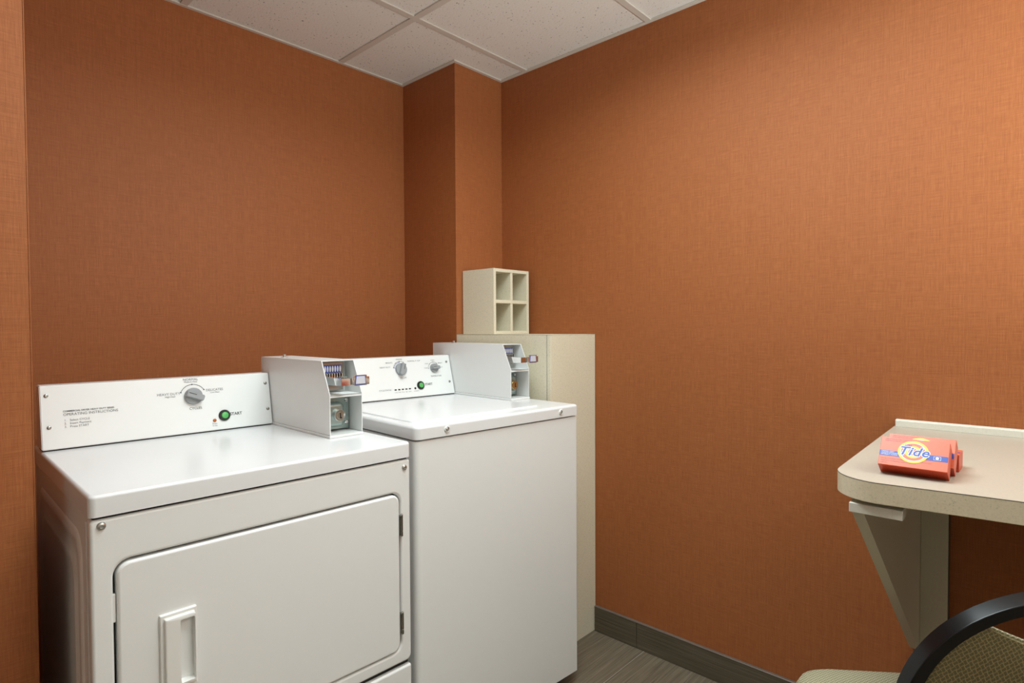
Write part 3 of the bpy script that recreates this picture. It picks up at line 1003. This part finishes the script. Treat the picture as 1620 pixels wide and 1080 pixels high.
# ------------------------------------------------------------------ detergent boxes
BW, BH, BD = 0.108, 0.0596, 0.0335
def detergent_box(loc, tilt, label, rz=0.0):
    """origin: rear bottom edge at its left end; tilted back about that edge, facing -x"""
    t = thing('detergent_box', label, 'detergent box', loc, 0, 'detergent boxes on the counter')
    t.rotation_euler = (0, 0, -PI / 2 + rz)
    # local: x along the width (world -y), -y is the face (world -x), z up
    Mt = Matrix.Rotation(-tilt, 4, 'X')
    bm = new_bm()
    box(bm, 0, BW, -BD, 0, 0, BH, 0.0009, 2)
    for f in bm.faces:
        if f.normal.z < -0.9 or abs(f.normal.x) > 0.9:
            f.material_index = 1
    xf(bm, Mt)
    ob('carton', bm, ORANGE, t, mats=[ORANGE, RED_O])
    # face plane: u right, v up, w toward the viewer
    FM = Mt @ Matrix(((1, 0, 0, 0), (0, 0, -1, -BD), (0, 1, 0, 0), (0, 0, 0, 1)))
    BM = Mt @ Matrix(((1, 0, 0, 0), (0, 1, 0, 0), (0, 0, -1, 0), (0, 0, 0, 1))) @ Matrix.Translation((0, -BD, 0)) 
    def flat(name, pts, mat, w):
        bm = new_bm()
        bm.faces.new([bm.verts.new((p[0], p[1], w)) for p in pts])
        xf(bm, FM)
        return ob(name, bm, mat, t, smooth=False)
    def ring_(name, cx, cy, r0, r1, mat, w, ex=1.0, a0=0, a1=360):
        bm = new_bm()
        n = 48
        A = []
        for i in range(n + 1):
            a = R(a0 + (a1 - a0) * i / n)
            A.append((bm.verts.new((cx + ex * r0 * math.cos(a), cy + r0 * math.sin(a), w)),
                      bm.verts.new((cx + ex * r1 * math.cos(a), cy + r1 * math.sin(a), w))))
        for p, q in zip(A, A[1:]):
            bm.faces.new((p[0], p[1], q[1], q[0]))
        xf(bm, FM)
        return ob(name, bm, mat, t, smooth=False)
    flat('blue_band', [(0.0005, 0.0195), (BW - 0.001, 0.0195), (BW - 0.001, 0.0305), (0.0005, 0.0305)], BLUE_P, 0.0002)
    cx, cy = 0.0535, 0.0325
    ex = 1.06
    ring_('logo_disc', cx, cy, 0.0001, 0.0185, ORANGE, 0.0003, ex)
    ring_('yellow_ring', cx, cy, 0.0192, 0.0228, YEL, 0.0004, ex)
    ring_('white_ring', cx, cy, 0.0180, 0.0193, WHITE_P, 0.0004, ex)
    ring_('yellow_ring', cx, cy, 0.0085, 0.0125, YEL, 0.0004, ex)
    ring_('white_ring', cx, cy, 0.0074, 0.0086, WHITE_P, 0.0004, ex)
    L = lambda u, v, w_: FM @ Matrix.Translation((u, v, w_))
    text('logo_text', 'Tide', 0.0245, WHITE_P, t, L(cx, cy + 0.0002, 0.0005), offset=0.0015, shear=0.28, xscale=1.03)
    text('logo_text', 'Tide', 0.0245, BLUE_P, t, L(cx, cy + 0.0002, 0.0007), offset=0.00045, shear=0.28, xscale=1.03)
    text('printed_text', 'ULTRA', 0.0046, BLUE_P, t, L(cx - 0.0095, cy + 0.0125, 0.0006), offset=0.00006)
    for k, s_ in enumerate(('ORIGINAL SCENT', 'LAUNDRY DETERGENT', 'DÉTERGENT À LESSIVE')):
        text('printed_text', s_, 0.0031, WHITE_P, t, L(0.003, 0.0282 - 0.0031 * k, 0.0004), 'LEFT', xscale=0.86)
    # small framed emblem on the band
    bm = new_bm()
    for (a, b, c, d) in ((0.0855, 0.0965, 0.0282, 0.0287), (0.0855, 0.0965, 0.0215, 0.022), (0.0855, 0.086, 0.022, 0.0282), (0.096, 0.0965, 0.022, 0.0282)):
        bm.faces.new([bm.verts.new((p[0], p[1], 0.0004)) for p in ((a, c), (b, c), (b, d), (a, d))])
    bm.faces.new([bm.verts.new((0.091 + 0.0027 * math.cos(2 * PI * i / 16), 0.0252 + 0.0024 * math.sin(2 * PI * i / 16), 0.0004)) for i in range(16)])
    xf(bm, FM)
    ob('emblem', bm, WHITE_P, t, smooth=False)
    for k, s_ in enumerate(('FOR ALL WASHING MACHINES USE ONE BOX FOR EACH LOAD', 'POUR INTO TUB BEFORE ADDING CLOTHES', 'KEEP DRY')):
        text('printed_text', s_, 0.0028, LILAC, t, L(0.004, 0.0135 - 0.0042 * k, 0.0003), 'LEFT')
    for k in range(2):
        text('printed_text', 'DIRECTIONS FOR USE  MODE D EMPLOI', 0.0026, LILAC, t, L(0.007, 0.0555 - 0.0036 * k, 0.0003), 'LEFT')
    # small print on the underside
    UM = Mt @ Matrix(((1, 0, 0, 0), (0, 1, 0, -BD), (0, 0, 1, 0), (0, 0, 0, 1))) @ Matrix.Rotation(PI, 4, 'X')
    for k in range(5):
        text('printed_text', 'DIRECTIONS: SORT LAUNDRY. POUR BOX INTO WASHER. ADD CLOTHES AND START MACHINE. KEEP OUT OF REACH', 0.0030, MAROON, t,
             UM @ Matrix.Translation((0.006, -0.006 - 0.005 * k, 0.0003)), 'LEFT', xscale=0.62)
    return t
TILT = 0.6476
detergent_box((1.3157, 0.2497, CZ), TILT, 'front orange detergent box leaning back on the counter, face fully visible')
detergent_box((1.3157 + BD / math.cos(TILT) + 0.0022, 0.2455, CZ + 0.0002), TILT, 'middle orange detergent box leaning behind the front one on the counter')
detergent_box((1.4025, 0.2445, CZ + 0.0004), PI / 2, 'rearmost orange detergent box lying flat behind the two leaning ones')

# ------------------------------------------------------------------ chair
ca = thing('side_chair', 'black-framed side chair with olive woven seat and back, under the counter', 'chair', (1.183, -0.009, 0), R(37) - PI / 2)
# local: x to its right, y forward, z up
AX, BZ, ZC, NP = 0.241, 0.2205, 0.640, 0.82
def back_y(z):
    return -0.09 * max(0.0, (z - 0.45)) / 0.4 + 0.015 if z > 0.45 else 0.015
path = []
for i in range(9):
    z = 0.0 + ZC * i / 9
    path.append(Vector((-AX - 0.004 + 0.004 * i / 9, back_y(z) - 0.05 * (1 - min(1, z / 0.45)), z)))
for i in range(41):
    a = PI - PI * i / 40
    c_ = math.cos(a)
    z = ZC + BZ * max(0.0, math.sin(a)) ** NP
    path.append(Vector((math.copysign(abs(c_) ** NP, c_) * AX, back_y(z), z)))
for i in range(8, -1, -1):
    z = 0.0 + ZC * i / 9
    path.append(Vector((AX + 0.004 - 0.004 * i / 9, back_y(z) - 0.05 * (1 - min(1, z / 0.45)), z)))
prof = rrect(-0.0095, 0.0095, -0.0125, 0.0125, 0.0022, 3)
bm = new_bm()
sweep(bm, path, prof, Vector((0, 1, 0.25)).normalized())
ob('back_frame', bm, FRAME_B, ca, angle=24)
# backrest: fills the loop, its top edge dips to leave a hand hold
def inner(x):
    q = min(1.0, abs(x) / (AX - 0.009))
    a = math.acos(q ** (1 / NP))
    return ZC + (BZ - 0.009) * math.sin(a) ** NP
bm = new_bm()
cols = []
NX = 40
for i in range(NX + 1):
    x = -(AX - 0.0095) * math.cos(PI * i / NX)
    zt2 = inner(x)
    if abs(x) < 0.157:
        zt2 = inner(0.157) - 0.055 * (1 - (abs(x) / 0.157) ** 1.4)
    cols.append((x, zt2))
zb2 = 0.505
NZ = 14
front, back = [], []
for x, zt2 in cols:
    ft, bk = [], []
    for j in range(NZ + 1):
        z = zb2 + (zt2 - zb2) * j / NZ
        e = min(1.0, 4.0 * min(j / NZ, 1 - j / NZ, 0.25))
        bul = 0.010 * math.sqrt(max(0, 1 - (1 - e) ** 2))
        ft.append(bm.verts.new((x, back_y(z) + 0.006 + bul, z)))
        bk.append(bm.verts.new((x, back_y(z) - 0.006 - bul * 0.5, z)))
    front.append(ft)
    back.append(bk)
for i in range(NX):
    for j in range(NZ):
        bm.faces.new((front[i][j], front[i + 1][j], front[i + 1][j + 1], front[i][j + 1]))
        bm.faces.new((back[i][j], back[i][j + 1], back[i + 1][j + 1], back[i + 1][j]))
    bm.faces.new((front[i][NZ], front[i + 1][NZ], back[i + 1][NZ], back[i][NZ]))
    bm.faces.new((front[i][0], back[i][0], back[i + 1][0], front[i + 1][0]))
for j in range(NZ):
    bm.faces.new((front[0][j], front[0][j + 1], back[0][j + 1], back[0][j]))
    bm.faces.new((front[NX][j], back[NX][j], back[NX][j + 1], front[NX][j + 1]))
br = ob('backrest', bm, FABRIC, ca, angle=70, wn=False)
bm = new_bm()
pw = [Vector((x, back_y(z) + 0.012, z + 0.001)) for x, z in cols if abs(x) < 0.165]
sweep(bm, pw, [(0.0022 * math.cos(2 * PI * k / 8), 0.0022 * math.sin(2 * PI * k / 8)) for k in range(8)])
ob('welt', bm, FABRIC_LIT, br, angle=70, wn=False)  # lit weave copy, painted highlight along the backrest top
# seat cushion: domed rounded slab
bm = new_bm()
sx0, sx1, sy0, sy1 = -0.232, 0.232, 0.035, 0.462
rings = []
for (ins, z) in ((0.02, 0.395), (0.004, 0.400), (0.0, 0.412), (0.0, 0.428), (0.006, 0.442), (0.02, 0.452), (0.05, 0.458), (0.10, 0.461), (0.16, 0.462)):
    rings.append((rrect(sx0 + ins, sx1 - ins, sy0 + ins, sy1 - ins, max(0.02, 0.075 - ins * 0.3), 6), z))
loft(bm, rings, 'z')
st = ob('seat', bm, FABRIC_LIT, ca, angle=70, wn=False)
bx('seat_pan', sx0 + 0.03, sx1 - 0.03, sy0 + 0.03, sy1 - 0.03, 0.383, 0.397, BLACK, ca, 0.003, 1)
for s_ in (-1, 1):
    bm = new_bm()
    sweep(bm, [Vector((s_ * 0.222, 0.015, 0.375)), Vector((s_ * 0.215, 0.20, 0.376)), Vector((s_ * 0.205, 0.395, 0.378)),
               Vector((s_ * 0.208, 0.415, 0.365)), Vector((s_ * 0.212, 0.425, 0.34)), Vector((s_ * 0.222, 0.44, 0.0))],
          rrect(-0.0105, 0.0105, -0.0105, 0.0105, 0.003, 2), Vector((s_, 0, 0.02)).normalized())
    ob('front_leg', bm, FRAME_B, ca, angle=50, wn=False)
bx('stretcher', -0.21, 0.21, 0.385, 0.405, 0.366, 0.384, FRAME_B, ca, 0.003, 1)

# ------------------------------------------------------------------ lettering becomes flat meshes
bpy.context.view_layer.update()
for o in [q for q in COL.objects if q.type == 'FONT']:
    me = bpy.data.meshes.new_from_object(o)
    for p_ in me.polygons:
        p_.use_smooth = False
    nm, cv = o.name, o.data
    n_ = bpy.data.objects.new('lettering', me)
    COL.objects.link(n_)
    n_.parent = o.parent
    n_.matrix_local = o.matrix_local
    bpy.data.objects.remove(o)
    bpy.data.curves.remove(cv)
    n_.name = nm
